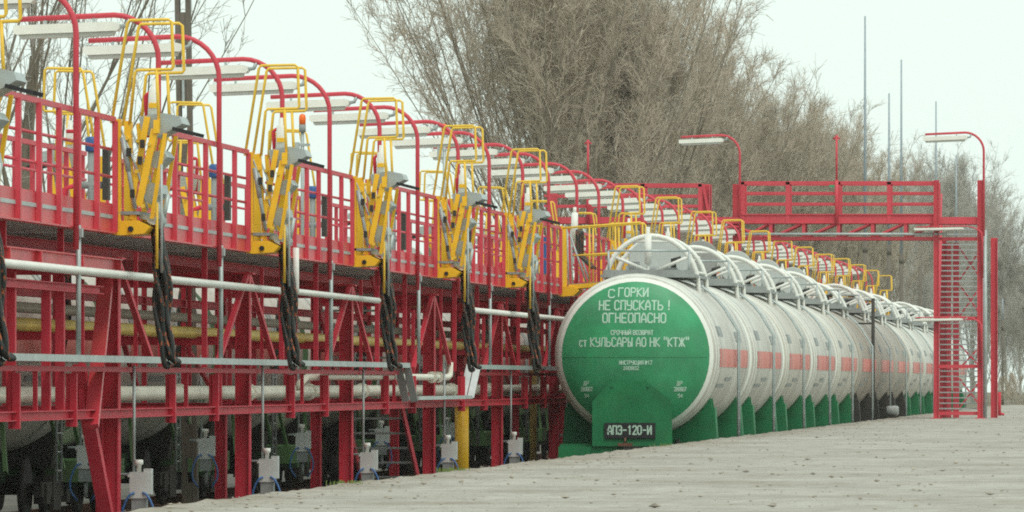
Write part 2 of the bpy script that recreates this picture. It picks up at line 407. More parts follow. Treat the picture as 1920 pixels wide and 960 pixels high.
# steel stair under the deck, rising toward the camera
m = MB(); k_n = 15
for k in range(k_n):
    t = k/(k_n-1); yv = 127-7.6*t; z = -.9+3.7*t
    m.box(-14.75, -13.8, yv-.13, yv+.13, z, z+.035)
rp(m, 'stair_treads', 'galv')
m = MB()
for x in (-14.78, -13.77): m.bar((x, 127.2, -1.0), (x, 119.3, 2.9), .04, .2)
rp(m, 'stair_stringers', 'red')

# ------------------------------------------------------------------ pipes along the rack
def pipe(name, pts, r, mat, label, extra=None):
    m = MB(); m.tube(pts, r, 12); 
    if extra: extra(m)
    p0 = pts[0]; m.v = [(x-p0[0], y-p0[1], z-p0[2]) for x, y, z in m.v]
    o = m.build(name, mat); o.location = p0; tag(o, label, 'pipe'); return o
def flanges(pts, r):
    def f(m):
        for p in pts: m.tube([(p[0], p[1]-.03, p[2]), (p[0], p[1]+.03, p[2])], r, 12)
    return f
pipe('water_pipe', [(RX+.1, YS, 2.36), (RX+.1, 101.2, 2.36)], .05, 'white', 'thin white pipe running under deck across the nearest columns at left')
pipe('water_pipe', [(RX+.1, 101.5, 3.0), (RX+.1, 101.5, 2.42), (RX+.1, 101.56, 2.37), (RX+.1, 111.8, 2.36)], .045, 'white',
     'white pipe that drops from the deck then runs under it past third column')
pipe('water_pipe', [(RX+.1, 125.2, 2.36), (RX+.1, 165, 2.36)], .05, 'white', 'far thin white pipe meeting the side of the lettered tank car')
pipe('product_pipe', [(-13.55, YS, .93), (-13.55, 190, .93)], .095, 'cream', 'thick cream pipe lying on the lower beam of the rack',
     flanges([(-13.55, 95+7*k, .93) for k in range(12)], .13))
pipe('branch_pipe', [(-13.25, 105.5, .95), (-13.25, 105.5, 1.05), (-13.2, 105.9, 1.14), (-13.05, 106.5, 1.16), (-13.05, 124.6, 1.16), (-13.05, 125, 1.2), (-13.05, 125.05, 1.42)],
     .055, 'cream', 'cream branch pipe with elbow above the thick cream pipe', flanges([(-13.05, 122, 1.16), (-13.05, 123, 1.16)], .1))
pipe('vapour_pipe', [(-13.8, YS, 1.76), (-13.8, 190, 1.76)], .08, 'ochre', 'lower ochre yellow pipe running along middle of the rack')
pipe('vapour_pipe', [(-14.4, YS, 2.52), (-14.4, 190, 2.52)], .055, 'ochre', 'upper ochre yellow pipe running just below the deck')
pipe('brown_pipe', [(-14.9, YS, 2.03), (-14.9, 150, 2.03)], .07, 'sand', 'dull beige pipe between the two ochre pipes')
for (px, pyt, X, Yv, lab) in ((865, 750, -13.6, 132.4, 'wide yellow upright pipe standing beside branch pipe end'), (1000, 600, -13.6, 146.8, 'narrow yellow upright pipe standing left of lettered tank car')):
    zt = at(px, pyt, Yv)[2]; r = .13 if px < 900 else .07
    m = MB(); m.tube([(0, 0, 0), (0, 0, zt+1.1)], r, 12); m.tube([(0, 0, 0), (0, 0, .06)], r+.1, 12); m.tube([(0, 0, zt+1.0), (0, 0, zt+1.1)], r+.05, 12)
    o = m.build('standpipe', 'ochre' if px > 900 else 'yellow'); o.location = (X, Yv, -1.1); tag(o, lab, 'pipe')

# ------------------------------------------------------------------ lamps
def make_lamp(h=5.63, arm=1.72, zb=2.6):
    t = empty('tube_lamp')
    m = MB(); rad = .55; pts = [(0, 0, zb-h), (0, 0, -rad)]
    for k in range(1, 9):
        a = math.pi/2*k/8; pts.append((-rad+rad*math.cos(a), 0, -rad+rad*math.sin(a)))
    pts.append((-arm, 0, -.055)); m.tube(pts, .034, 8)
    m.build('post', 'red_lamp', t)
    f = MB(); f.prism([(-1.78, -.16), (-1.78, -.23), (-1.74, -.25), (-.5, -.20), (-.47, -.17), (-.49, -.10), (-.55, -.085), (-1.75, -.135)], -.13, .13)
    fx = f.build('fixture', 'lampwhite', t)
    g = MB(); g.prism([(-1.72, -.252), (-1.70, -.30), (-.56, -.255), (-.54, -.205)], -.10, .10); g.build('diffuser', 'lampgrey', fx)
    b = MB(); b.tube([(-.5, 0, -.15), (-.40, 0, -.13), (-.36, 0, -.04)], .03, 6)
    b.build('bracket', 'galv', t)
    for x in (-1.4, -.8):
        b = MB(); b.box(x-.015, x+.015, -.02, .02, -.12, -.02); b.build('hanger_strap', 'galv', t)
    return t
lamp0 = make_lamp()
lamp_pos = []
for n in range(0, NB):
    if n == 0: lamp_pos.append(bay(0)-2.7)
    else: lamp_pos.append(bay(n)-2.7)
    lamp_pos.append(bay(n)+3.8)
lamp_pos = lamp_pos[:-1]
used = [False]
def put_lamp(x, y, z, label, group='red tube lamps along the loading rack'):
    if used[0]: o = copy_tree(lamp0)
    else: o = lamp0; used[0] = True
    o.location = (x, y, z); tag(o, label, 'lamp', group); return o
for i, yv in enumerate(lamp_pos):
    nb = ('nearest red curved lamp post whose arm leaves the top edge of the picture' if i == 0 else
          f'red curved tube lamp on the rack railing, {ordn(i)} lamp from the left')
    put_lamp(RX+.10, yv-.62, 5.63, nb)
# conduits dropping from lamps to the tray
cd = None
for i, yv in enumerate(lamp_pos[0:18:2]):
    m = MB(); m.tube([(0, 0, 0), (0, 0, 1.5)], .032, 6); m.box(-.05, .05, -.05, .05, 1.36, 1.46)
    if cd is None: cd = o = m.build('conduit', 'galv')
    else: o = cd.copy(); col.objects.link(o)
    o.location = (RX+.1, yv-.45, 1.385); tag(o, f'grey conduit dropping from the deck to the cable tray, {ordn(i)} from left', 'conduit', 'grey conduits under the deck')

# ------------------------------------------------------------------ folding gangways with hoses
def hoop(y, zs=0):
    m = MB(); pts = [(-.02, 4.2), (.17, 5.40), (.20, 5.44), (.66, 5.45), (.70, 5.42), (.72, 4.88), (.70, 4.85), (.29, 4.84), (.26, 4.81), (.2, 4.2)]
    m.tube([(x, y, z+zs) for x, z in pts], .021, 6); m.tube([(.52, y, 4.84), (.55, y, 4.15)], .021, 6); return m
def hose_pts(i, n=26):
    p = []; rg_ = random.Random(i+40); a = i*1.05; ph = rg_.uniform(0, 6); bt = 1.30+rg_.uniform(0, .14)
    for k in range(n):
        t = k/(n-1); sp = .05+.03*math.sin(t*3.1)
        p.append((.46+.15*t+.02*math.sin(t*6)+sp*math.cos(a+t*2.2)+.018*math.sin(t*13+ph), .5+.07*math.sin(a+t*2.2)+.02*math.sin(t*9+ph), 2.98-(2.98-bt)*t))
    x, y, z = p[-1]; d = 1 if i % 3 else -1; q_ = rg_.uniform(.02, .05)
    for k in range(1, 4+i % 3): p.append((x+d*q_*(1-math.cos(k*.6)), y+.02*k, z-q_*1.2*math.sin(k*.6)))
    return p
def make_rig():
    t = empty('folding_gangway')
    for y in (.15, 1.05):
        m = MB(); m.box(0, .095, y-.05, y+.05, 3.02, 4.25); m.build('mast', 'yellow', t)
        m = MB(); m.bar((.17, y+.03, 4.23), (.25, y+.03, 3.0), .055, .06); m.build('inner_mast', 'yellow', t)
        m = MB(); m.bar((.41, y, 4.28), (.27, y, 3.5), .07, .05); m.bar((.27, y, 3.5), (.22, y, 3.05), .05, .05); m.build('link_arm', 'yellow', t)
        m = MB(); m.bar((.50, y-.02, 4.13), (.31, y-.02, 3.2), .08, .05); m.build('link_arm', 'yellow', t)
        m = MB(); m.bar((.62, y+.02, 4.08), (.46, y+.02, 3.05), .045, .05); m.build('link_arm', 'yellow', t)
        m = MB(); m.tube([(.09, y-.03, 4.15), (.30, y-.03, 3.62), (.42, y-.03, 3.15)], .014, 6); m.build('tie_rod', 'galv', t)
        for (x, z) in ((.29, 3.62), (.44, 3.95), (.17, 4.02), (.36, 3.2)):
            m = MB(); m.tube([(x, y-.06, z), (x, y+.05, z)], .026, 8); m.build('joint', 'yellow_tube', t)
        hoop(y).build('handrail', 'yellow_tube', t)
    m = MB(); m.prism([(0, 3.02), (0, 2.86), (.10, 2.85), (.38, 2.87), (.45, 2.95), (.30, 3.03)], .08, 1.12)
    fb = m.build('foot_bracket', 'yellow', t)
    m = MB(); m.tube([(.22, .05, 2.925), (.22, .08, 2.925)], .035, 10); m.build('bracket_hole', 'black', fb)  # black disc standing in for the dark hole in the bracket
    m = MB(); m.tube([(.12, .10, 4.03), (.27, .10, 3.17)], .027, 8); m.tube([(.12, .10, 4.03), (.19, .10, 3.62)], .035, 8); m.build('spring_cylinder', 'galv', t)
    m = MB(); m.box(.06, .32, .1, 1.1, 3.10, 3.14); m.build('cross_bar', 'galvd', t)
    for (pl, nm) in (([(.29, 4.28), (.33, 4.08), (.52, 4.03), (.86, 4.20), (.82, 4.29), (.60, 4.33)], 'end_step'),
                     ([(.45, 3.86), (.44, 3.68), (.52, 3.66), (.66, 3.80), (.60, 3.88)], 'step_plate'),
                     ([(.36, 3.44), (.35, 3.27), (.44, 3.23), (.58, 3.36), (.56, 3.47), (.44, 3.49)], 'step_plate'),
                     ([(.30, 3.12), (.30, 3.06), (.50, 3.01), (.52, 3.06)], 'step_plate')):
        m = MB(); m.prism([((x-.3)*.92+.3, z) for x, z in pl], .25, .9); m.build(nm, 'galv', t)
    for y in (.2, .9):
        m = MB(); m.bar((.70, y, 4.14), (.98, y, 4.07), .045, .03); m.build('rubber_buffer', 'black', t)
    m = MB(); m.tube([(.40, .6, 4.2), (.42, .6, 4.62), (.42, .6, 4.64), (.42, .6, 4.74)], [.06, .06, .035, .03], 10); m.build('valve_body', 'white', t)
    m = MB(); m.box(.37, .47, .52, .68, 4.40, 4.46); m.build('valve_yoke', 'yellow', t)
    m = MB(); m.box(.49, .56, .08, .16, 4.08, 4.24); m.build('lug_block', 'yellow', t)
    m = MB(); m.tube([(.33, .75, 4.05), (.30, .75, 4.55), (.33, .75, 4.58), (.45, .75, 4.58)], .03, 6); m.build('vapour_spout', 'red', t)
    for (x, z) in ((.20, 3.85), (.33, 3.75), (.36, 3.95), (.24, 3.35)):
        m = MB(); m.box(x-.025, x+.025, .04, .1, z-.05, z+.05); m.build('hinge_block', 'dark', t)
    for i in range(6):
        m = MB(); m.tube(hose_pts(i), .033, 7); m.build('hose', 'hose', t)
    m = MB(); m.tube([(.5, .30, 3.25), (.5, .30, 2.45)], .02, 6); m.build('stay_rod', 'yellow_tube', t)
    m = MB(); m.tube([(.42, .4, 3.3), (.5, .4, 3.2), (.56, .4, 3.02), (.5, .4, 2.95)], .05, 8); m.tube([(.56, .4, 3.02), (.62, .4, 3.35)], .03, 6)
    m.build('swivel_joint', 'galv', t)
    m = MB(); m.tube([(.60, 0, 2.4), (.60, 0, 3.7)], .017, 6); m.build('riser_conduit', 'galv', t)
    return t
rig0 = make_rig()
rig_lab = {-1: 'yellow folding gangway cut by the left edge of the picture', 0: 'nearest whole yellow folding gangway with grey steps and hoses, stowed upright',
           1: 'stowed yellow gangway just left of the nearer orange beacon', 2: 'stowed yellow gangway standing between the two orange beacons',
           3: 'stowed yellow gangway right beside the farther orange beacon', 4: 'stowed yellow gangway just left of the blue cabinets on deck'}
first = True
for n in range(-1, NB):
    if n == 5: continue
    o = rig0 if first else copy_tree(rig0); first = False
    o.location = (RX, bay(n), 0); o.rotation_euler = (0, 0, R(random.uniform(-2.5, 2.5)) if n > 0 else 0); o.scale = (1, 1, random.uniform(.992, 1.008))
    tag(o, rig_lab.get(n, f'distant yellow gangway hoop beyond the lettered tank car, {ordn(n-6)} from the left'), 'gangway', 'yellow gangways along the track side of the rack')
for n in range(-1, 9):
    o = copy_tree(rig0); o.rotation_euler = (0, 0, math.pi); o.location = (BX, 99.5+PITCH*n, 0)
    tag(o, f'yellow gangway on the far side of the rack deck, {ordn(n+1)} from the left', 'gangway', 'yellow gangways on the far side of the rack')
# the gangway lowered onto the first tank car
t = empty('lowered_gangway', (RX, bay(5), 0)); tag(t, 'yellow railed gangway lowered from the rack onto the lettered tank car', 'gangway')
for y in (.15, 1.05):
    m = MB(); m.box(0, .08, y-.04, y+.04, 2.9, 4.27); m.build('mast', 'yellow', t)
    m = MB(); m.tube([(.16, y, 4.2), (.20, y, 2.95)], .018, 6); m.build('guide_rod', 'galv', t)
    m = MB(); m.tube([(.02, y, 4.22), (1.66, y, 4.34), (1.7, y, 4.3), (1.72, y, 3.1)], .024, 6); m.tube([(.3, y, 3.66), (1.72, y, 3.75)], .022, 6)
    for x in (.62, 1.15): m.tube([(x, y, 3.1), (x, y, 4.26)], .018, 6)
    m.build('handrail', 'yellow_tube', t)
    m = MB(); m.bar((.2, y, 3.02), (1.75, y, 3.14), .09, .05); m.build('side_beam', 'yellow', t)
    m = MB(); m.tube([(.22, y, 4.1), (.55, y, 3.12)], .022, 6); m.build('spring_cylinder', 'galv', t)
m = MB(); m.prism([(.2, 3.05), (1.75, 3.17), (1.75, 3.20), (.2, 3.08)], .2, 1.0); m.build('floor_grating', 'galvd', t)
m = MB(); m.prism([(0, 3.02), (0, 2.82), (.3, 2.84), (.42, 2.95), (.3, 3.03)], .08, 1.12); m.build('foot_bracket', 'yellow', t)
m = MB(); m.tube([(.27, .6, 3.9), (.28, .6, 4.55)], .07, 10); m.tube([(.28, .6, 4.55), (.28, .6, 4.66)], .035, 8); m.build('valve_body', 'white', t)
for i in range(3):
    m = MB(); m.tube([(.35+.05*i, .3+.1*i, 4.2-.5*k/6-.04*math.sin(k+i)) if k < 7 else (.36+.06*(k-6)+.03*i, .3+.1*i, 3.7-.06*(k-6)) for k in range(12)], .03, 7); m.build('hose', 'hose', t)

# ------------------------------------------------------------------ things on the deck
t = empty('cabinet_pair', (-13.5, 146.3, 2.97)); tag(t, 'pair of blue cabinets standing on the rack deck behind the railing', 'cabinet')
for x in (-.17, .08):
    m = MB(); m.box(x, x+.2, 0, .3, .35, 1.1); m.build('cabinet_body', 'blue', t)
m = MB(); m.box(-.15, .26, .05, .25, 0, .35); m.box(-.02, .05, .0, .05, .2, 1.1); m.build('stand', 'galvd', t)
for i, (px, py, X, lab) in enumerate(((567, 224, -14.0, 'orange warning beacon on grey pole over the deck, nearer one'),
                                 (833, 241, -14.0, 'orange warning beacon on grey pole over the deck, farther one'))):
    p = atx(px, py, X); h = p[2]-2.97
    t = empty('warning_beacon', (p[0], p[1], 2.97)); tag(t, lab, 'beacon', 'orange beacons on the rack')
    m = MB(); m.tube([(0, 0, 0), (0, 0, h-.2)], .028, 8); m.box(-.12, .12, -.03, .03, h-.42, h-.38); m.box(-.13, -.05, -.05, .05, h-.55, h-.36)
    m.build('pole', 'galv', t)
    m = MB(); m.tube([(0, 0, h-.2), (0, 0, h-.08)], .055, 10); m.build('lamp_base', 'galvd', t)
    m = MB(); m.lathe([(.05, h-.08), (.055, h+.02), (.045, h+.07), (.01, h+.09)], 12); m.build('lens', 'orange', t)
# rear valves and motors seen through the railing
vu = None
for n in range(-1, 6):
    yv = 95.2+PITCH*n
    if vu is None:
        vu = t = empty('valve_actuator')
        m = MB(); m.lathe([(.07, 0), (.085, .02), (.085, .17), (.06, .2)], 12, c=(0, 0, 1.2)); m.build('motor', 'blue', t)
        m = MB(); m.tube([(0, 0, 0), (0, 0, 1.25)], .05, 8); m.tube([(-.16, 0, .75), (.16, 0, .75)], .05, 8); m.build('valve_body', 'galvd', t)
        m = MB(); m.box(.16, .24, -.1, .1, .55, 1.25); m.build('control_box', 'dark', t)
        m = MB(); m.tube([(-.2, 0, .75), (-.35, 0, .7), (-.38, 0, .1)], .04, 8); m.build('bent_pipe', 'red', t)
    else: t = copy_tree(vu)
    t.location = (BX+.45, yv, 2.97); tag(t, f'blue motor valve on the rear edge of the rack deck, {ordn(n+1)} from left', 'valve', 'motor valves at rear of deck')

# ------------------------------------------------------------------ grounding boxes with blue cables
gb = None; gi = 0
for side in ('front', 'rear'):
    for n in range(-1 if side == 'rear' else 0, 6):
        if gb is None:
            gb = t = empty('grounding_box')
            m = MB(); m.box(-.11, .11, -.1, .1, -.02, .30); m.box(-.13, -.10, -.12, .12, .24, .27); m.build('box_body', 'box', t)
            m = MB(); m.box(.06, .15, -.09, .09, .03, .34); m.build('side_box', 'box', t)
            m = MB(); m.box(-.09, .09, -.08, .08, -.2, -.02); m.tube([(0, 0, -.2), (0, 0, -.42)], .03, 6); m.build('reel_box', 'galvd', t)
            m = MB(); m.tube([(-.01, 0, .30), (-.01, 0, .38), (-.01, 0, .40), (-.01, 0, .45)], [.03, .03, .055, .05], 10); m.build('signal_lamp', 'white', t)
            m = MB(); m.tube([(-.07, 0, .27), (-.07, 0, 1.6)], .02, 6); m.tube([(-.25, 0, .27), (.15, 0, .27)], .02, 6); m.build('hanger_rod', 'galv', t)
            for s_ in (-1, 1):
                m = MB(); m.tube([(.05*s_, -.11, .05)]+[(.05*s_+.15*s_*math.sin(k*.35), -.13, .08-.07*k+.02*math.sin(k)) for k in range(1, 9)], .014, 6)
                m.build('cable', 'bluehose', t)
        else: t = copy_tree(gb)
        yc = bay(n)+1.45
        if side == 'front': t.location = (CX+.30, yc+.3, -.32+.03*(n % 2)); lab = f'grey grounding box with blue cable on the front column row, {ordn(n)} from left'
        else: t.location = (RCX-.22, yc, -.10); lab = f'grey grounding box with blue cable on the rear column row, {ordn(n+1)} from left'
        tag(t, lab, 'control box', 'grounding boxes on the rack columns')

# ------------------------------------------------------------------ lettering
G = {
 'А': [[(0, 0), (0, 3), (1.6, 6), (2.4, 6), (4, 3), (4, 0)], [(0, 2), (4, 2)]], 'В': [[(0, 0), (0, 6), (3, 6), (4, 5), (4, 4), (3, 3), (0, 3)], [(3, 3), (4, 2), (4, 1), (3, 0), (0, 0)]],
 'Г': [[(0, 0), (0, 6), (4, 6)]], 'Е': [[(4, 0), (0, 0), (0, 6), (4, 6)], [(0, 3), (3.2, 3)]], 'З': [[(0, 5), (1, 6), (3, 6), (4, 5), (4, 4), (3, 3), (1.5, 3)], [(3, 3), (4, 2), (4, 1), (3, 0), (1, 0), (0, 1)]],
 'И': [[(0, 6), (0, 0), (4, 6), (4, 0)]], 'Й': [[(0, 6), (0, 0), (4, 6), (4, 0)], [(1.2, 7), (2.8, 7)]], 'К': [[(0, 0), (0, 6)], [(4, 6), (.2, 3), (4, 0)]],
 'Л': [[(0, 0), (1, 6), (4, 6), (4, 0)]], 'Н': [[(0, 0), (0, 6)], [(4, 0), (4, 6)], [(0, 3), (4, 3)]], 'О': [[(1, 0), (3, 0), (4, 1), (4, 5), (3, 6), (1, 6), (0, 5), (0, 1), (1, 0)]],
 'П': [[(0, 0), (0, 6), (4, 6), (4, 0)]], 'Р': [[(0, 0), (0, 6), (3, 6), (4, 5), (4, 4), (3, 3), (0, 3)]], 'С': [[(4, 5), (3, 6), (1, 6), (0, 5), (0, 1), (1, 0), (3, 0), (4, 1)]],
 'Т': [[(0, 6), (4, 6)], [(2, 6), (2, 0)]], 'У': [[(0, 6), (0, 3.6), (.8, 2.8), (4, 2.8)], [(4, 6), (4, 1), (3, 0), (.5, 0)]], 'Ц': [[(0, 6), (0, 0), (4, 0), (4, 6)], [(4, 0), (4.6, -1)]],
 'Ч': [[(0, 6), (0, 3.6), (.8, 2.8), (4, 2.8)], [(4, 6), (4, 0)]], 'Ь': [[(0, 6), (0, 0), (3, 0), (4, 1), (4, 2), (3, 3), (0, 3)]], 'Ы': [[(0, 6), (0, 0), (2, 0), (2.7, .8), (2.7, 2.2), (2, 3), (0, 3)], [(4, 6), (4, 0)]],
 'Э': [[(0, 5), (1, 6), (3, 6), (4, 5), (4, 1), (3, 0), (1, 0), (0, 1)], [(1.6, 3), (4, 3)]], 'Я': [[(4, 0), (4, 6), (1, 6), (0, 5), (0, 4), (1, 3), (4, 3)], [(2, 3), (0, 0)]],
 'Ж': [[(2.75, 0), (2.75, 6)], [(0, 6), (2.2, 3), (0, 0)], [(5.5, 6), (3.3, 3), (5.5, 0)]], 'Д': [[(0, -.8), (0, 0), (4, 0), (4, -.8)], [(.6, 0), (1.4, 6), (3.4, 6), (3.4, 0)]],
 '0': [[(1, 0), (3, 0), (4, 1), (4, 5), (3, 6), (1, 6), (0, 5), (0, 1), (1, 0)]], '1': [[(1, 5), (2.2, 6), (2.2, 0)]], '2': [[(0, 5), (1, 6), (3, 6), (4, 5), (4, 4), (0, 0), (4, 0)]],
 '5': [[(4, 6), (0, 6), (0, 3.4), (3, 3.4), (4, 2.4), (4, 1), (3, 0), (0, 0)]], '7': [[(0, 6), (4, 6), (1.5, 0)]], '8': [[(1, 3), (0, 4), (0, 5), (1, 6), (3, 6), (4, 5), (4, 4), (3, 3), (1, 3), (0, 2), (0, 1), (1, 0), (3, 0), (4, 1), (4, 2), (3, 3)]],
 '3': [[(0, 5), (1, 6), (3, 6), (4, 5), (4, 4), (3, 3), (1.5, 3)], [(3, 3), (4, 2), (4, 1), (3, 0), (1, 0), (0, 1)]], '4': [[(3, 0), (3, 6), (0, 2), (4, 2)]], '6': [[(4, 5), (3, 6), (1, 6), (0, 5), (0, 1), (1, 0), (3, 0), (4, 1), (4, 2), (3, 3), (0, 3)]],
 '-': [[(.4, 3), (3.6, 3)]], '.': [[(1.6, 0), (2.4, 0)]], '!': [[(2, 6), (2, 2)], [(2, .9), (2, 0)]], '"': [[(1, 6.6), (1, 4.8)], [(3, 6.6), (3, 4.8)]], '№': [[(0, 0), (0, 6), (2.4, 0), (2.4, 6)], [(3.2, 5), (4.4, 5), (4.4, 3.4), (3.2, 3.4), (3.2, 5)]],
}
LOW = {'с': 'С', 'т': 'Т'}
def write(mb, text, x0, x1, zb, h, sw, yfun):
    wch, pos = 0, []
    for ch in text:
        if ch == ' ': wch += 3.0; continue
        k = .68 if ch in LOW else 1.0; pos.append((ch, wch, k)); wch += (4*k if ch not in '.!"' else 2.6*k)+1.7+(1.5 if ch == 'Ж' else 0)
    wch -= 1.7; sx = (x1-x0)/wch; sz = h/6; q = 0
    for ch, cx, k in pos:
        sh = -1 if ch in '.!' else (-.7 if ch == '"' else 0)
        for pl in G[LOW.get(ch, ch)]:
            for a, b in zip(pl[:-1], pl[1:]):
                A = Vector((x0+(cx+sh+a[0]*k)*sx, zb+a[1]*k*sz)); B = Vector((x0+(cx+sh+b[0]*k)*sx, zb+b[1]*k*sz))
                d = (B-A).normalized(); nrm = Vector((-d.y, d.x))*sw/2; A2, B2 = A-d*sw*.35, B+d*sw*.35
                q = (q+1) % 5; dy = -.003-.0006*q; c4 = [A2-nrm, B2-nrm, B2+nrm, A2+nrm]
                vs = [(p.x, yfun(p.x, p.y)+dy, p.y) for p in c4]+[(p.x, yfun(p.x, p.y)+.004, p.y) for p in c4]
                mb.add(vs, [(0, 1, 2, 3), (0, 4, 5, 1), (1, 5, 6, 2), (2, 6, 7, 3), (3, 7, 4, 0)])
    return mb

# ------------------------------------------------------------------ tank cars
TR, TZ, TD, TL = 1.59, 1.59, .62, 10.9       # radius, axis height, dish depth, overall length
def dish(r): return TD*(1-math.sqrt(max(0, 1-(min(r, TR)/TR)**2.15)))
def make_car(front=False, lid='lid', old=False):
    t = empty('tank_car')
    prof = [(TR*math.sin(math.pi/2*k/16), 0) for k in range(17)]
    prof = [(max(r, .002), dish(r)) for r, _ in prof]
    ring = prof+[(TR, TD+.6+k) for k in range(9)]+[(r, TL-h) for r, h in reversed(prof)]
    m = MB(); m.lathe(ring, 56, 'y', (0, 0, TZ)); m.build('barrel', 'tank', t)
    # end painted band and disc
    m = MB(); gp = [(max(.002, 1.43*k/14), dish(1.43*k/14)-.004) for k in range(15)]
    m.lathe(gp, 56, 'y', (0, 0, TZ), cap=False)
    m.build('end_disc', 'green', t)
    m = MB(); m.lathe([(1.432, dish(1.432)-.003), (1.49, dish(1.49)-.003), (1.56, dish(1.56)-.002), (TR+.003, TD+.02), (TR+.003, TD+.12)], 56, 'y', (0, 0, TZ), cap=False); m.build('end_rim', 'rim', t)
    if front:
        L = MB(); yf = lambda x, z: dish(math.hypot(x, z-TZ))-.006
        def ln(tx, px0, px1, py1, py0, sw): write(L, tx, (px0-1187)/97.3, (px1-1187)/97.3, TZ+(668-py1)/97.3, (py1-py0)/97.3, sw, yf)
        ln('С', 1137, 1148, 559, 544, .024); ln('ГОРКИ', 1156, 1211, 557, 541, .024)
        ln('НЕ СПУСКАТЬ !', 1120, 1254, 582, 565, .026); ln('ОГНЕОПАСНО', 1127, 1245, 606, 589, .027)
        ln('СРОЧНЫЙ ВОЗВРАТ', 1143, 1222, 629, 621, .016); ln('ст КУЛЬСАРЫ АО НК "КТЖ"', 1083, 1288, 651, 635, .024)
        ln('ИНСТРУКЦИЯ №17', 1159, 1220, 685, 678, .014); ln('280802', 1166, 1195, 695, 689, .013)
        for a in (1086, 1262):
            ln('ДР', a+4, a+14, 724, 717, .014); ln('280807', a-1, a+21, 735, 728, .014); ln('54', a+6, a+14, 747, 741, .013)
        L.build('end_lettering', 'letter', t)
        m = MB(); xs_ = [-1.39+2.78*k/28 for k in range(29)]
        vs = [(x, dish(abs(x))-d_, TZ-.03+z_) for x in xs_ for d_, z_ in ((-.01, -.012), (.012, 0), (-.01, .012))]
        m.add(vs, [(3*k+q, 3*k+3+q, 3*k+4+q, 3*k+1+q) for k in range(28) for q in (0, 1)], True); m.build('weld_seam', 'green', t)
        # support plate, beam, number plate
        m = MB(); m.prism([(-.80, .0), (-.80, .70), (-.44, 1.10), (.24, 1.10), (.72, .72), (.74, .0)], -.16, -.10); 
        m.prism([(-.80, -.16), (-.80, .0), (.74, .0), (.74, -.16)], -.16, -.10)
        for x in (-.42, .28): m.tube([(x, -.18, 1.0), (x, -.155, 1.0)], .03, 8)
        m.build('end_plate', 'green_frame', t)
        m = MB(); m.box(-.56, .42, -.20, -.165, -.01, .29); np_ = m.build('number_plate', 'black', t)
        m = MB(); write(m, 'АПЭ-120-И', -.49, .34, .07, .16, .027, lambda x, z: -.203); m.build('plate_lettering', 'letter', np_)
        m = MB(); m.tube([(-.16, -.22, -.10), (-.16, -.20, .0)], .02, 6); m.box(-.3, -.02, -.26, -.2, -.16, -.1); m.build('coupling_handle', 'rust', t)
    m = MB(); m.box(-1.46, 1.46, -.10 if front else .1, .25, -.5, -.17); m.box(-1.46, 1.46, .25, .29, -.17, -.12); m.build('buffer_beam', 'green_frame', t)
    m = MB(); m.box(-1.46, 1.46, TL-.35, TL-.05, -.5, -.17); m.build('buffer_beam', 'green_frame', t)
    m = MB(); m.box(-.35, .35, .3, TL-.4, -.45, -.1); m.build('centre_sill', 'green_frame', t)
    if old:
        for ys in (.9, 2.9, 8.0, 10.0):
            for s_ in (-1, 1):
                m = MB(); m.bar((s_*1.35, ys, -.2), (s_*1.22, ys+.45*(1 if ys < 5 else -1), .62), .05, .12); m.build('strut', 'green_strut', t)
        for ys in (.0, TL-1.3):
            m = MB(); m.box(-1.45, 1.45, ys, ys+1.3, -.42, -.10); m.build('end_sill', 'green_strut', t)
        for ys in (1.6, TL-1.9):
            m = MB(); m.lathe([(TR+.012, ys+.2), (TR+.012, ys+.28)], 48, 'y', (0, 0, TZ), cap=False); m.build('tank_strap', 'galv', t)
            m = MB(); m.prism([(-1.0, -.2), (1.0, -.2), (1.15, .62), (.6, .2), (-.6, .2), (-1.15, .62)], ys, ys+.5); m.build('saddle', 'dark', t)
    else:
        for ys in (1.3, TL-1.75):
            m = MB(); arc = [(TR+.02)*1.0]
            pts = []
            for k in range(13):
                a = math.pi*(1.17+.66*k/12); pts.append(((TR+.015)*math.cos(a), TZ+(TR+.015)*math.sin(a)))
            poly = pts+[(1.42, .55), (1.52, -.30), (-1.52, -.30), (-1.42, .55)]
            m.prism(list(reversed(poly)), ys, ys+.07); m.prism(list(reversed(poly)), ys+.55, ys+.62)
            for s_ in (-1, 1):
                m.bar((s_*1.44, ys+.31, .58), (s_*1.50, ys+.31, -.28), .04, .5)
            for x in (-.9, -.45, 0, .45, .9):
                zt = TZ-math.sqrt((TR+.02)**2-x*x); m.box(x-.03, x+.03, ys+.07, ys+.55, -.3, zt)
            m.build('saddle', 'green_frame', t)
            m = MB(); m.lathe([(TR+.012, ys+.2), (TR+.012, ys+.28)], 48, 'y', (0, 0, TZ), cap=False); m.build('tank_strap', 'galv', t)
    # red waist stripes, fleet patches
    for s_ in (-1, 1):
        m = MB()
        for (ya, yb) in ((1.0, 9.7),):
            vs = []; n_ = 5
            for yv in (ya, yb):
                for k in range(n_+1):
                    z = -.22+.36*k/n_; x = math.sqrt((TR+.005)**2-z*z); vs.append((s_*x, yv, TZ+z))
            m.add(vs, [(k, k+1, n_+2+k, n_+1+k) for k in range(n_)], True)
        m.build('waist_stripe', 'stripe', t)
        for (ya, yb, za, zb) in ((1.2, 2.6, .38, .58), (3.4, 5.0, -.5, -.42), (1.4, 3.6, -.62, -.55), (6.3, 8.0, .3, .5)):
            m = MB(); vs = [(s_*math.sqrt((TR+.006)**2-z*z), yv, TZ+z) for yv in (ya, yb) for z in (za, (za+zb)/2, zb)]
            m.add(vs, [(0, 1, 4, 3), (1, 2, 5, 4)])
            m.build('stencil_patch', 'galvd', t)
        # side ladder up and over the shoulder
        m = MB()
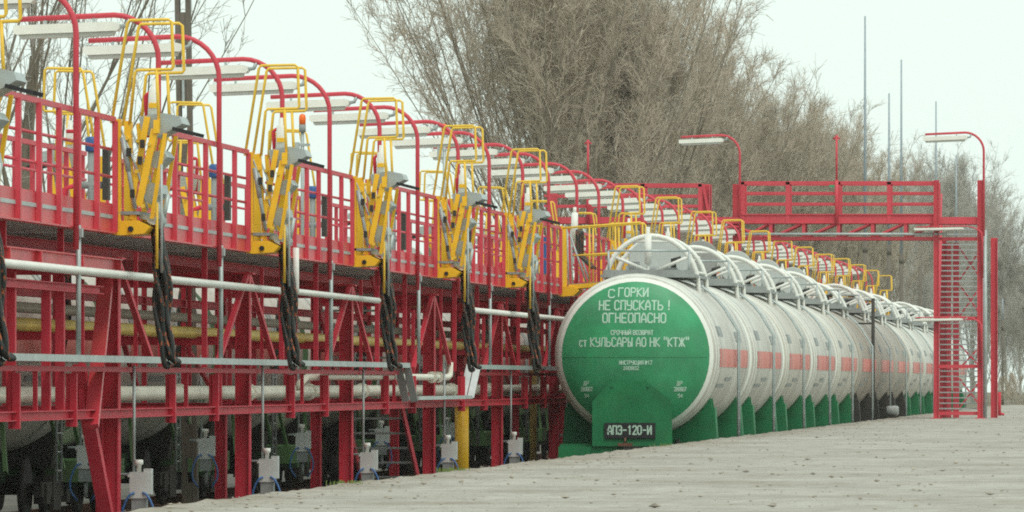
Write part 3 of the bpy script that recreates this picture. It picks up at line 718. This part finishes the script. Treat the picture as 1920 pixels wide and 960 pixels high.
        for yo in (0, .42):
            p = [(s_*(TR+.07), 5.4+yo, -.35), (s_*(TR+.07), 5.4+yo, TZ+.5)]
            for k in range(1, 8):
                a = .33+.95*k/7; p.append((s_*(TR+.09)*math.cos(a), 5.4+yo, TZ+(TR+.09)*math.sin(a)))
            m.tube(p, .024, 6)
        for k in range(9): m.tube([(s_*(TR+.07), 5.4, -.2+.27*k), (s_*(TR+.07), 5.82, -.2+.27*k)], .014, 5)
        m.build('ladder', 'galv', t)
    # top cage: arches over the manway, lid, deck, spout
    ztop = TZ+TR
    for ya in (4.4, 6.8):
        m = MB()
        pts = [(.93*math.cos(a), ya, ztop-.22+1.03*math.sin(a)) for a in [math.pi*k/20 for k in range(21)]]
        pts = [(.98, ya, ztop-.5)]+pts+[(-.98, ya, ztop-.5)]
        m.tube(pts, .05, 8)
        for sx in (-1, 1): m.tube([(sx*.10, ya, ztop+.12), (sx*.80, ya, ztop+.42)], .038, 6)
        m.tube([(-.45, ya, ztop+.70), (.45, ya, ztop+.70)], .03, 6)
        m.build('cage_arch', 'white', t)
    m = MB()
    for a in (.30, math.pi-.30): m.tube([(.93*math.cos(a), 4.4, ztop-.22+1.03*math.sin(a)), (.93*math.cos(a), 6.8, ztop-.22+1.03*math.sin(a))], .03, 6)
    m.build('cage_rail', 'white', t)
    m = MB(); m.box(-.95, .95, 3.6, 7.6, ztop-.03, ztop+.03); m.box(-.9, .9, 3.6, 3.64, ztop+.03, ztop+.12); m.build('roof_walk', 'galvd', t)
    m = MB(); m.lathe([(.48, ztop-.1), (.48, ztop+.16), (.44, ztop+.2)], 24, c=(0, 5.6, 0)); m.build('manway', 'galvd', t)
    m = MB(); m.lathe([(.47, 0), (.5, .02), (.5, .10), (.40, .16), (.002, .18)], 28, 'y'); lo = m.build('hatch_lid', lid, t)
    lo.location = (.02, 6.15, ztop+(.36 if front else .62)); lo.rotation_euler = (R(-12), 0, 0); lo.scale = (1.25, 1, 1) if front else (.78, 1, .78)
    m = MB(); m.tube([(-.35, 4.7, ztop), (-.35, 4.7, ztop+.3)], .09, 10); m.build('safety_valve', 'galvd', t)
    m = MB(); m.tube([(.4, 4.9, ztop), (.4, 4.9, ztop+.34), (.55, 4.9, ztop+.36)], .06, 8); m.build('drain_valve', 'dark', t)
    m = MB(); m.box(.1, .5, 4.5, 4.7, ztop+.03, ztop+.18); m.build('valve_box', 'galvd', t)
    m = MB(); m.tube([(-.6, 6.3, ztop), (-.6, 6.3, ztop+.25)], .07, 8); m.build('gauge_stub', 'galv', t)
    m = MB(); m.tube([(-.8, 3.7, ztop+.5), (.8, 3.7, ztop+.5)], .025, 6); m.tube([(-.8, 3.7, ztop-.02), (-.8, 3.7, ztop+.5)], .025, 6); m.tube([(.8, 3.7, ztop-.02), (.8, 3.7, ztop+.5)], .025, 6); m.build('walk_rail', 'galv', t)
    if front:
        m = MB(); m.tube([(-.04, 4.0, ztop+.24), (-.04, 4.0, ztop+.82), (-.04, 4.0, ztop+.82), (-.04, 4.0, ztop+.98)], [.07, .07, .04, .04], 10); m.tube([(-.04, 4.0, ztop-.02), (-.04, 4.0, ztop+.26)], .03, 8); m.build('vent_post', 'white', t)
    # bogies
    for yb in (1.9, TL-1.9):
        m = MB()
        for s_ in (-1, 1):
            m.prism([(0, 0)]*0+[], 0, 0) if False else None
            m.box(s_*1.02-.06, s_*1.02+.06, yb-1.3, yb+1.3, -.62, -.40); m.box(s_*1.02-.08, s_*1.02+.08, yb-.35, yb+.35, -.82, -.3)
            for dy in (-.925, .925): m.box(s_*1.02-.1, s_*1.02+.1, yb+dy-.17, yb+dy+.17, -.72, -.42)
        m.box(-1.0, 1.0, yb-.2, yb+.2, -.6, -.32); bo = m.build('bogie', 'dark', t)
        for dy in (-.925, .925):
            w_ = MB()
            for s_ in (-1, 1): w_.lathe([(.44, s_*.72), (.475, s_*.76), (.475, s_*.80), (.40, s_*.82), (.15, s_*.86)], 20, 'x', (0, yb+dy, -.5))
            w_.tube([(-.75, yb+dy, -.5), (.75, yb+dy, -.5)], .08, 8); w_.build('wheelset', 'dark', bo)
    m = MB(); m.box(-.12, .12, -.55, 0, -.42, -.2); m.box(-.16, .16, -.62, -.45, -.46, -.16); m.build('coupler', 'dark', t)
    return t
def remat(t, mp):
    for ch in t.children_recursive:
        if ch.type == 'MESH':
            for sl in ch.material_slots:
                nm = sl.material.name
                if nm in mp: sl.link = 'OBJECT'; sl.material = M[mp[nm]]
car0 = make_car(True); car0.location = (TX, 137-.0, 0)
tag(car0, 'white tank car nearest the camera with green lettered end', 'tank car', 'tank cars on the right track')
car1 = make_car(False)
NC = 13
for k in range(1, NC):
    t = car1 if k == 1 else copy_tree(car1)
    t.location = (TX, 137+12*k, 0)
    lab = f'white tank car coupled behind the lettered one, {ordn(k)} in the row'
    if k in (5, 6): lab = ('grimy grey brown tank car with a grey box on its roof' if k == 6 else 'slightly dusty tank car just before the grimy brown one in the row')
    tag(t, lab, 'tank car', 'tank cars on the right track')
    if k in (2, 4, 8, 11): remat(t, {'tank_white': 'tank_left'})
    if k == 6:
        m = MB(); m.box(-.5, .5, 7.3, 8.5, TZ+TR-.05, TZ+TR+.42); m.box(-.55, .55, 7.25, 8.55, TZ+TR+.42, TZ+TR+.47); m.build('roof_box', 'galvd', t)
    if k in (5, 6, 7): remat(t, {'tank_white': 'tank_old', 'green_frame_paint': 'dark', 'green_paint': 'green_old', 'tank_rim_white': 'tank'})
    if k >= 5:
        for ch in t.children:
            if ch.name.startswith('hatch_lid'): ch.location = (0, 5.6, TZ+TR+.2); ch.rotation_euler = (R(-88), 0, 0)
            if k in (5, 9) and ch.name.startswith('cage'): ch.scale = (.95, 1, .97)
carL = make_car(False, 'lid', True)
for k in range(-1, 9):
    t = carL if k == -1 else copy_tree(carL); t.location = (LX, 96.5+12*k, 0)
    tag(t, f'weathered tank car standing behind the rack columns, {ordn(k+1)} from the left', 'tank car', 'tank cars on the far track behind the rack')
    remat(t, {'green_frame_paint': 'green_old', 'green_paint': 'green_old', 'tank_rim_white': 'tank'})
for ch in car0.children:
    pass
for t in [o for o in col.objects if o.name == 'tank_car.001']:
    for ch in t.children:
        if ch.name.startswith('hatch_lid'): ch.material_slots[0].link = 'OBJECT'; ch.material_slots[0].material = M['lid_in']

# ------------------------------------------------------------------ footbridge and stair tower
BY = 208.0; S = F_PX/BY
def bx_(px): return (px-VPX)/S
def bz(py): return CAM_H+(HZ-py)/S
br = empty('footbridge', (bx_(1752), BY, 0)); tag(br, 'red steel footbridge with truss crossing above the tank cars to a stair tower', 'footbridge')
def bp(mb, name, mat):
    if mat == 'red': mat = 'red_lamp'  # bridge red takes the pinker tone that has distance haze painted in
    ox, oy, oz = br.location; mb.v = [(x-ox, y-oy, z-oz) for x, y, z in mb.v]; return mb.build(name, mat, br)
XL, XR = bx_(1388), bx_(1757)
W_ = 1.1
for y in (BY, BY+W_):
    m = MB()
    for py, r in ((343, .05), (362, .035), (382, .035)): m.box(XL, XR, y-r, y+r, bz(py)-r, bz(py)+r)
    for px in (1392, 1477, 1572, 1667, 1757): m.box(bx_(px)-.06, bx_(px)+.06, y-.05, y+.05, bz(418), bz(341))
    bp(m, 'railing', 'red')
    m = MB(); m.box(XL, XR, y-.03, y+.03, bz(417), bz(403)); m.box(XL, XR, y-.07, y+.07, bz(419), bz(417)); m.box(XL, XR, y-.07, y+.07, bz(403), bz(401)); bp(m, 'deck_beam', 'red')
    m = MB(); m.box(XL, XR, y-.06, y+.06, bz(450), bz(444))
    vx = [1392, 1445, 1507, 1572, 1636, 1698, 1757]
    for px in vx[1:-1]: m.box(bx_(px)-.05, bx_(px)+.05, y-.04, y+.04, bz(444), bz(419))
    for a, b in zip(vx[:-1], vx[1:]): m.bar((bx_(a)+.1, y, bz(443)), (bx_(b)-.1, y, bz(420)), .06, .05)
    bp(m, 'truss', 'red')
    # left span
    m = MB()
    for py, r in ((347, .05), (367, .035), (386, .035)): m.box(bx_(1020), bx_(1316), y-r, y+r, bz(py)-r, bz(py)+r)
    for px in (1035, 1103, 1205, 1313): m.box(bx_(px)-.06, bx_(px)+.06, y-.05, y+.05, bz(418), bz(345))
    bp(m, 'railing', 'red')
    m = MB(); m.box(bx_(1010), XL, y-.03, y+.03, bz(419), bz(407)); bp(m, 'deck_beam', 'red')
m = MB(); m.box(bx_(1010), bx_(1838), BY+.05, BY+W_-.05, bz(412), bz(410)); bp(m, 'deck', 'galvd')
m = MB(); m.tube([(XL, BY-.12, bz(439)), (XR+.3, BY-.12, bz(439))], .04, 8); bp(m, 'conduit', 'galv')
for px in (1380, 1324):
    m = MB(); m.hcol(bx_(px), BY+.1, -1.1, bz(345), .2, .2); bp(m, 'column', 'red')
    m = MB(); m.hcol(bx_(px), BY+1.0, -1.1, bz(345), .2, .2); bp(m, 'column', 'red')
m = MB(); m.bar((bx_(1318), BY, bz(345)), (bx_(1330), BY, bz(405)), .08, .08); bp(m, 'end_post', 'red')
for px, b0, b1 in ((1756, 785, 338), (1838, 790, 338)):
    m = MB(); m.hcol(bx_(px), BY-.1, 0 if px > 1800 else 0, bz(b1), .16, .16); m.box(bx_(px)-.16, bx_(px)+.16, BY-.26, BY+.06, 0, .03); bp(m, 'tower_post', 'red')
for px in (1758, 1856):
    m = MB(); m.hcol(bx_(px), BY+4.6, 0, bz(440), .2, .2); bp(m, 'tower_post', 'red')
m = MB(); m.tube([(bx_(1846), BY+.5, 0), (bx_(1846), BY+.5, bz(430))], .06, 8); bp(m, 'drain_pipe', 'galv')
for yv in (BY-.08, BY+W_):
    m = MB(); m.box(bx_(1758), bx_(1840), yv, yv+.06, bz(420), bz(407)); bp(m, 'landing_beam', 'red')
xa, xb = bx_(1757), bx_(1835)
m = MB(); NT = 36; zt0 = bz(420)
for k in range(NT):
    t_ = k/(NT-1); m.box(xa, xb, BY+.15+4.0*t_, BY+.33+4.0*t_, .12+(zt0-.2)*t_, .158+(zt0-.2)*t_)
bp(m, 'stair_treads', 'galv')
m = MB()
for x in (xa-.02, xb+.02): m.bar((x, BY+.1, .05), (x, BY+4.4, zt0+.05), .05, .22)
bp(m, 'stair_stringer', 'red')
m = MB()
for x in (xa-.02, xb+.02):
    m.bar((x, BY+.1, 1.0), (x, BY+4.4, zt0+1.0), .04, .04)
    for k in range(5): m.box(x-.02, x+.02, BY+.1+k-.02, BY+.1+k+.02, .1+1.24*k, 1.0+1.24*k)
bp(m, 'stair_handrail', 'red')
for py in (448, 687, 597, 775):
    m = MB(); m.box(xa, xb, BY-.06, BY, bz(py)-.05, bz(py)+.05); bp(m, 'tower_rail', 'red')
for a, b in ((460, 520), (530, 590), (645, 690), (710, 765)):
    m = MB(); m.bar((bx_(1790), BY+4.5, bz(a)), (bx_(1832), BY+4.5, bz(b)), .05, .05); m.bar((bx_(1790), BY+4.54, bz(b)), (bx_(1832), BY+4.54, bz(a)), .05, .05); bp(m, 'tower_bracing', 'red')
for px in (1768, 1783):
    m = MB(); m.box(bx_(px)-.09, bx_(px)+.09, BY+4.5, BY+4.6, 0, bz(450)); bp(m, 'tower_upright', 'red')
for px, top in ((1103, 262), (1569, 253)):
    m = MB(); m.tube([(bx_(px), BY-.08, bz(420)), (bx_(px), BY-.08, bz(338))], .06, 6); m.tube([(bx_(px), BY-.08, bz(338)), (bx_(px), BY-.08, bz(top))], .035, 6)
    m.tube([(bx_(px)-.1, BY-.08, bz(top+8)), (bx_(px), BY-.08, bz(top+3)), (bx_(px)+.1, BY-.08, bz(top+8))], .03, 6); bp(m, 'lightning_rod', 'red')
m = MB(); m.box(bx_(1555), bx_(1567), BY-.1, BY-.06, bz(351), bz(347)); bp(m, 'exit_sign', 'green')
# lamps of the bridge
for (px, py, lab) in ((1388, 254, 'red curved tube lamp above the left column of the footbridge'), (1845, 249, 'red curved tube lamp at the top of the stair tower'),
                      (1842, 424, 'tube lamp on the stair tower just below the footbridge deck'), (1840, 594, 'tube lamp halfway up the stair tower over the tank cars')):
    o = put_lamp(bx_(px), BY-.22, bz(py), lab, 'tube lamps on the footbridge'); o.scale = (1, 1, .55 if py > 260 else 1)
    if py > 260: o.scale = (1.12, 1, .5)
# red hydrant post right of tower
t = empty('hydrant_post', (at(1874, 780, 225)[0], 225, 0)); tag(t, 'short red pipe post standing on the concrete right of the stair tower', 'post')
m = MB(); m.tube([(0, 0, 0), (0, 0, .75)], .05, 8); m.build('post', 'red', t)
m = MB(); m.tube([(0, 0, .08), (.15, 0, 0.04)], .04, 8); m.build('foot', 'red', t)
# pump set on the platform edge beside the grimy car
t = empty('pump_set', (at(1665, 785, 212)[0], 212, 0)); tag(t, 'small grey pump motor on a dark base beside the row of tank cars', 'pump')
m = MB(); m.box(-.35, .25, -.2, .2, 0, .08); m.build('base', 'dark', t)
m = MB(); m.lathe([(.12, -.05), (.15, 0), (.15, .28), (.1, .32)], 14, 'x', (0, 0, .22)); m.build('motor', 'box', t)
m = MB(); m.tube([(-.3, 0, .1), (-.3, 0, .3), (-.1, 0, .25)], .05, 8); m.build('pump_body', 'dark', t)
p = at(1637, 610, 203); t = empty('steel_pole', (p[0], 203, 0)); tag(t, 'dark upright pole rising in front of the grimy cars', 'pole')
m = MB(); m.tube([(0, 0, -.0), (0, 0, bz(563))], .05, 8); m.build('pole', 'dark', t)
m = MB(); m.tube([(-.5, 0, 2.75), (0, 0, 2.75)], .03, 6); m.build('arm', 'dark', t)

# ------------------------------------------------------------------ poles and masts
p = atx(358, 200, -16.15)
t = empty('utility_pole', (-16.15, p[1], -1.1)); tag(t, 'tall slotted concrete utility pole rising behind the rack deck', 'utility pole'); t.rotation_euler = (0, R(-.9), 0)
m = MB()
for s_ in (-1, 1): m.box(s_*.085-.035, s_*.085+.035, -.1, .1, 0, 9.5)
z = 0
while z < 9.3: m.box(-.05, .05, -.09, .09, z, z+.55); z += .95
m.build('shaft', 'wood', t)
for za, zb in ((4.9, 5.4), (6.6, 7.3)):
    m = MB(); m.box(-.02, .02, -.12, -.1, za, zb); m.build('cable_clip', 'galv', t)
for (px, top, thick, lab, mt) in ((1622, 30, 452, 'tallest thin lightning mast above the footbridge', 'mast'), (1667, 175, 458, 'shorter thin mast just right of the tallest mast', 'mast'),
                              (1690, 112, 475, 'second tallest thin mast, left of the stair tower', 'mast'), (1755, 190, 470, 'thin mast rising above the left post of the stair tower', 'mast'),
                              (1793, 290, 470, 'faint thin mast seen over the stair tower landing', 'mast'), (1880, 560, 600, 'thin pole standing right of the stair tower', 'mast')):
    X = -14.6 if px < 1850 else -9.0
    a = atx(px, top, X); b = atx(px, thick, X)
    t = empty('lightning_mast', (X, a[1], -1.1)); tag(t, lab, 'mast', 'thin masts behind the tank cars')
    m = MB(); m.tube([(0, 0, b[2]+1.1), (0, 0, a[2]+1.1)], [.085, .045] if px < 1850 else [.04, .03], 6); m.build('rod', mt, t)
    m = MB(); q_ = 1 if px < 1850 else .5; m.tube([(0, 0, 0), (0, 0, b[2]+1.1)], [.13*q_, .10*q_], 8); m.tube([(0, 0, b[2]+.6), (0, 0, b[2]+.9)], .12*q_, 8); m.build('shaft', 'wood', t)
a = atx(1725, 500, -14.6); t = empty('fence_pole', (-14.6, a[1], -1.1)); tag(t, 'short dark pole between the masts and the stair tower', 'pole')
m = MB(); m.tube([(0, 0, 0), (0, 0, a[2]+1.1)], .10, 8); m.build('shaft', 'wood', t)

# ------------------------------------------------------------------ bare trees
def grow_tree(seed, H=19.0, limbs=22, subs=17, twigs=7, lets=3, spread=.36, tw=.0085, lr=.0026):
    rg = random.Random(seed); segs = []; trunk = MB()
    def rot(d, ang, az):
        a = d.orthogonal().normalized(); b = d.cross(a); return (d*math.cos(ang)+(a*math.cos(az)+b*math.sin(az))*math.sin(ang)).normalized()
    def branch(p, d, ln, r0, n, up, mb, r1k=.35, ns=4, wob=.08):
        pts = [Vector(p)]; rs_ = [r0]; dd = Vector(d)
        for i in range(n):
            dd = (dd+Vector((rg.gauss(0, wob), rg.gauss(0, wob), up+rg.gauss(0, wob*.5)))).normalized()
            pts.append(pts[-1]+dd*(ln/n)); rs_.append(r0*(1-(1-r1k)*(i+1)/n))
        mb.tube(pts, rs_, ns, cap=False); return pts
    cr = MB()
    tp = branch((0, 0, -.1), (0, 0, 1), H*.5, H*.0125, 6, .1, trunk, .45, 8, .03)
    for i in range(limbs):
        f = .12+.88*(i/limbs)**1.0; k = f*6; a = tp[min(5, int(k))].lerp(tp[min(6, int(k)+1)], k-int(k))
        ang = max(.03, spread*(1.2-.8*f)+rg.uniform(-.08, .06)); d = rot(Vector((0, 0, 1)), ang, rg.uniform(0, 6.283))
        ln = (H-a.z)*rg.uniform(.85, 1.02)/max(.75, math.cos(ang))*.97
        L = branch(a, d, ln, H*lr*(1.2-.5*f), 6, .004, trunk, .15, 6, .018)
        axes = [(L, ln)]
        for q_ in range(2):
            g = rg.uniform(.18, .62); k2 = min(5.99, g*6); q = L[int(k2)].lerp(L[int(k2)+1], k2-int(k2))
            l2 = ln*(1-g)*rg.uniform(.72, .98)
            axes.append((branch(q, rot((L[int(k2)+1]-L[int(k2)]).normalized(), rg.uniform(.12, .36), rg.uniform(0, 6.283)), l2, H*lr*.55, 6, .02, trunk, .2, 4, .02), l2))
        for L, la in axes:
          for j in range(subs):
            g = .08+.9*j/subs+rg.uniform(-.03, .03); k2 = min(5.99, max(0, g*6)); q = L[int(k2)].lerp(L[int(k2)+1], k2-int(k2))
            dl = (L[int(k2)+1]-L[int(k2)]).normalized()
            s_ = branch(q, rot(dl, rg.uniform(.3, .8), rg.uniform(0, 6.283)), H*.115*(1-.65*g)*rg.uniform(.55, 1.25)*min(1, .4+la/H), H*.0007, 3, .10, cr, .45, 3, .05)
            for t_ in range(twigs):
                h = rg.uniform(.12, 1); k3 = min(2.99, h*3); q2 = s_[int(k3)].lerp(s_[int(k3)+1], k3-int(k3)); d3 = (s_[int(k3)+1]-s_[int(k3)]).normalized()
                u_ = branch(q2, rot(d3, rg.uniform(.3, 1.0), rg.uniform(0, 6.283)), rg.uniform(.35, .95)*H/19, tw, 2, .06, cr, .6, 3, .05)
                for l_ in range(lets):
                    q3 = u_[rg.randint(0, 1)].lerp(u_[rg.randint(1, 2)], rg.random()); d4 = (u_[2]-u_[1]).normalized()
                    branch(q3, rot(d4, rg.uniform(.4, 1.1), rg.uniform(0, 6.283)), rg.uniform(.15, .42)*H/19, tw*.85, 1, .04, cr, .7, 3, .05)
    return trunk, cr
protos = []
for sd_, kw in ((1, {}), (2, {'spread': .37, 'limbs': 30}), (3, {'spread': .33, 'limbs': 19}), (4, {'limbs': 8, 'subs': 8, 'twigs': 5, 'lets': 3, 'tw': .009, 'lr': .0026, 'spread': .42}), (5, {'limbs': 7, 'subs': 8, 'twigs': 6, 'lets': 3, 'spread': .8, 'H': 5.0})):
    tk, cw = grow_tree(sd_, **kw)
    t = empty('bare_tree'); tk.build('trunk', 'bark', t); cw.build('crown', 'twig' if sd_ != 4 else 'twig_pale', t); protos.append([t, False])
def put_tree(k, x, y, s, rz, label, group='bare trees beyond the rack', sz=None):
    t, u = protos[k]
    if u: t = copy_tree(t)
    protos[k][1] = True
    t.location = (x, y, -1.15); t.rotation_euler = (0, 0, rz); t.scale = (s, s, sz or s)
    tag(t, label, 'tree', group)
rg = random.Random(5)
# row behind the rack
row = [(1050, -23, 1.06, 1), (1110, -25, 1.08, 0), (1180, -23.5, 1.1, 1), (1262, -24, 1.05, 0), (1325, -25, .85, 2), (1390, -23, 1.0, 0), (1432, -24.5, .86, 1), (1480, -23, 1.02, 0), (1552, -23, 1.02, 1), (1612, -23, .98, 0), (1652, -22.5, .84, 1)]
for i, (px, X, s, k) in enumerate(row):
    Y = F_PX*X/(px-VPX)
    put_tree(k, X, Y, s, rg.uniform(0, 6), f'bare grey brown tree in the row behind the rack, {ordn(i)} from the left' if i else 'bare tree with fanning branches, left end of the row behind the rack')
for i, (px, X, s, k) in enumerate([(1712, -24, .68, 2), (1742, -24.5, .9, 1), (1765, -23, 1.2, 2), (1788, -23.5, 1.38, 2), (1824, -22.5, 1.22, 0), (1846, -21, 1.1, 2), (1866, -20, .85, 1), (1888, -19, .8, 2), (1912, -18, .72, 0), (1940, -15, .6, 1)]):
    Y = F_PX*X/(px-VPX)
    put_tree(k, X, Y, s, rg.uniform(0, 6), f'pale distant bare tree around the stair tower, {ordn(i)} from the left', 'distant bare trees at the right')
    remat([o for o in col.objects if o.name.startswith('bare_tree') and o.parent is None][-1], {'twigs': 'twig_pale', 'bark': 'twig_pale'})  # pale colour on twigs and bark stands in for fading by haze
for i, (px, X, s, k, rz) in enumerate([(38, -24, .95, 3, .4), (114, -25, .8, 3, 2.2), (-150, -25, .9, 3, 4.0)]):
    Y = F_PX*X/(px-VPX)
    put_tree(k, X, Y, s, rz, ('thick trunked bare tree rising behind the left end of the rack', 'thinner bare tree beside the thick trunked one at left', 'bare tree whose branches reach in from the left edge')[i], 'sparse bare trees at the left')
for i in range(9):
    px = 1860+i*12; Y = 330+rg.uniform(0, 60); X = (px-VPX)*Y/F_PX
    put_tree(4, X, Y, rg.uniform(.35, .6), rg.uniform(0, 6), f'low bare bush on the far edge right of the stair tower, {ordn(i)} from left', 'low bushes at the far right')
for i in range(8):
    Y = 170+i*45; X = -26-rg.uniform(0, 4)
    put_tree(4, X, Y, rg.uniform(.7, 1.1), rg.uniform(0, 6), f'bare bush growing behind the far track, {ordn(i)} from the left', 'bushes behind the far track')

# ------------------------------------------------------------------ air
hz = MB(); hz.box(-425, 325, -20, 1505, -2.2, 40); ho = hz.build('haze', 'white'); struct(ho, 'stuff'); ho.data.materials.clear()
hm = bpy.data.materials.new('haze_air'); hm.use_nodes = True; n = hm.node_tree.nodes; n.clear()
out = n.new('ShaderNodeOutputMaterial'); pv = n.new('ShaderNodeVolumePrincipled')
pv.inputs['Density'].default_value = .00011; pv.inputs['Color'].default_value = (.93, .97, .95, 1)
hm.node_tree.links.new(pv.outputs[0], out.inputs['Volume']); ho.data.materials.append(hm)
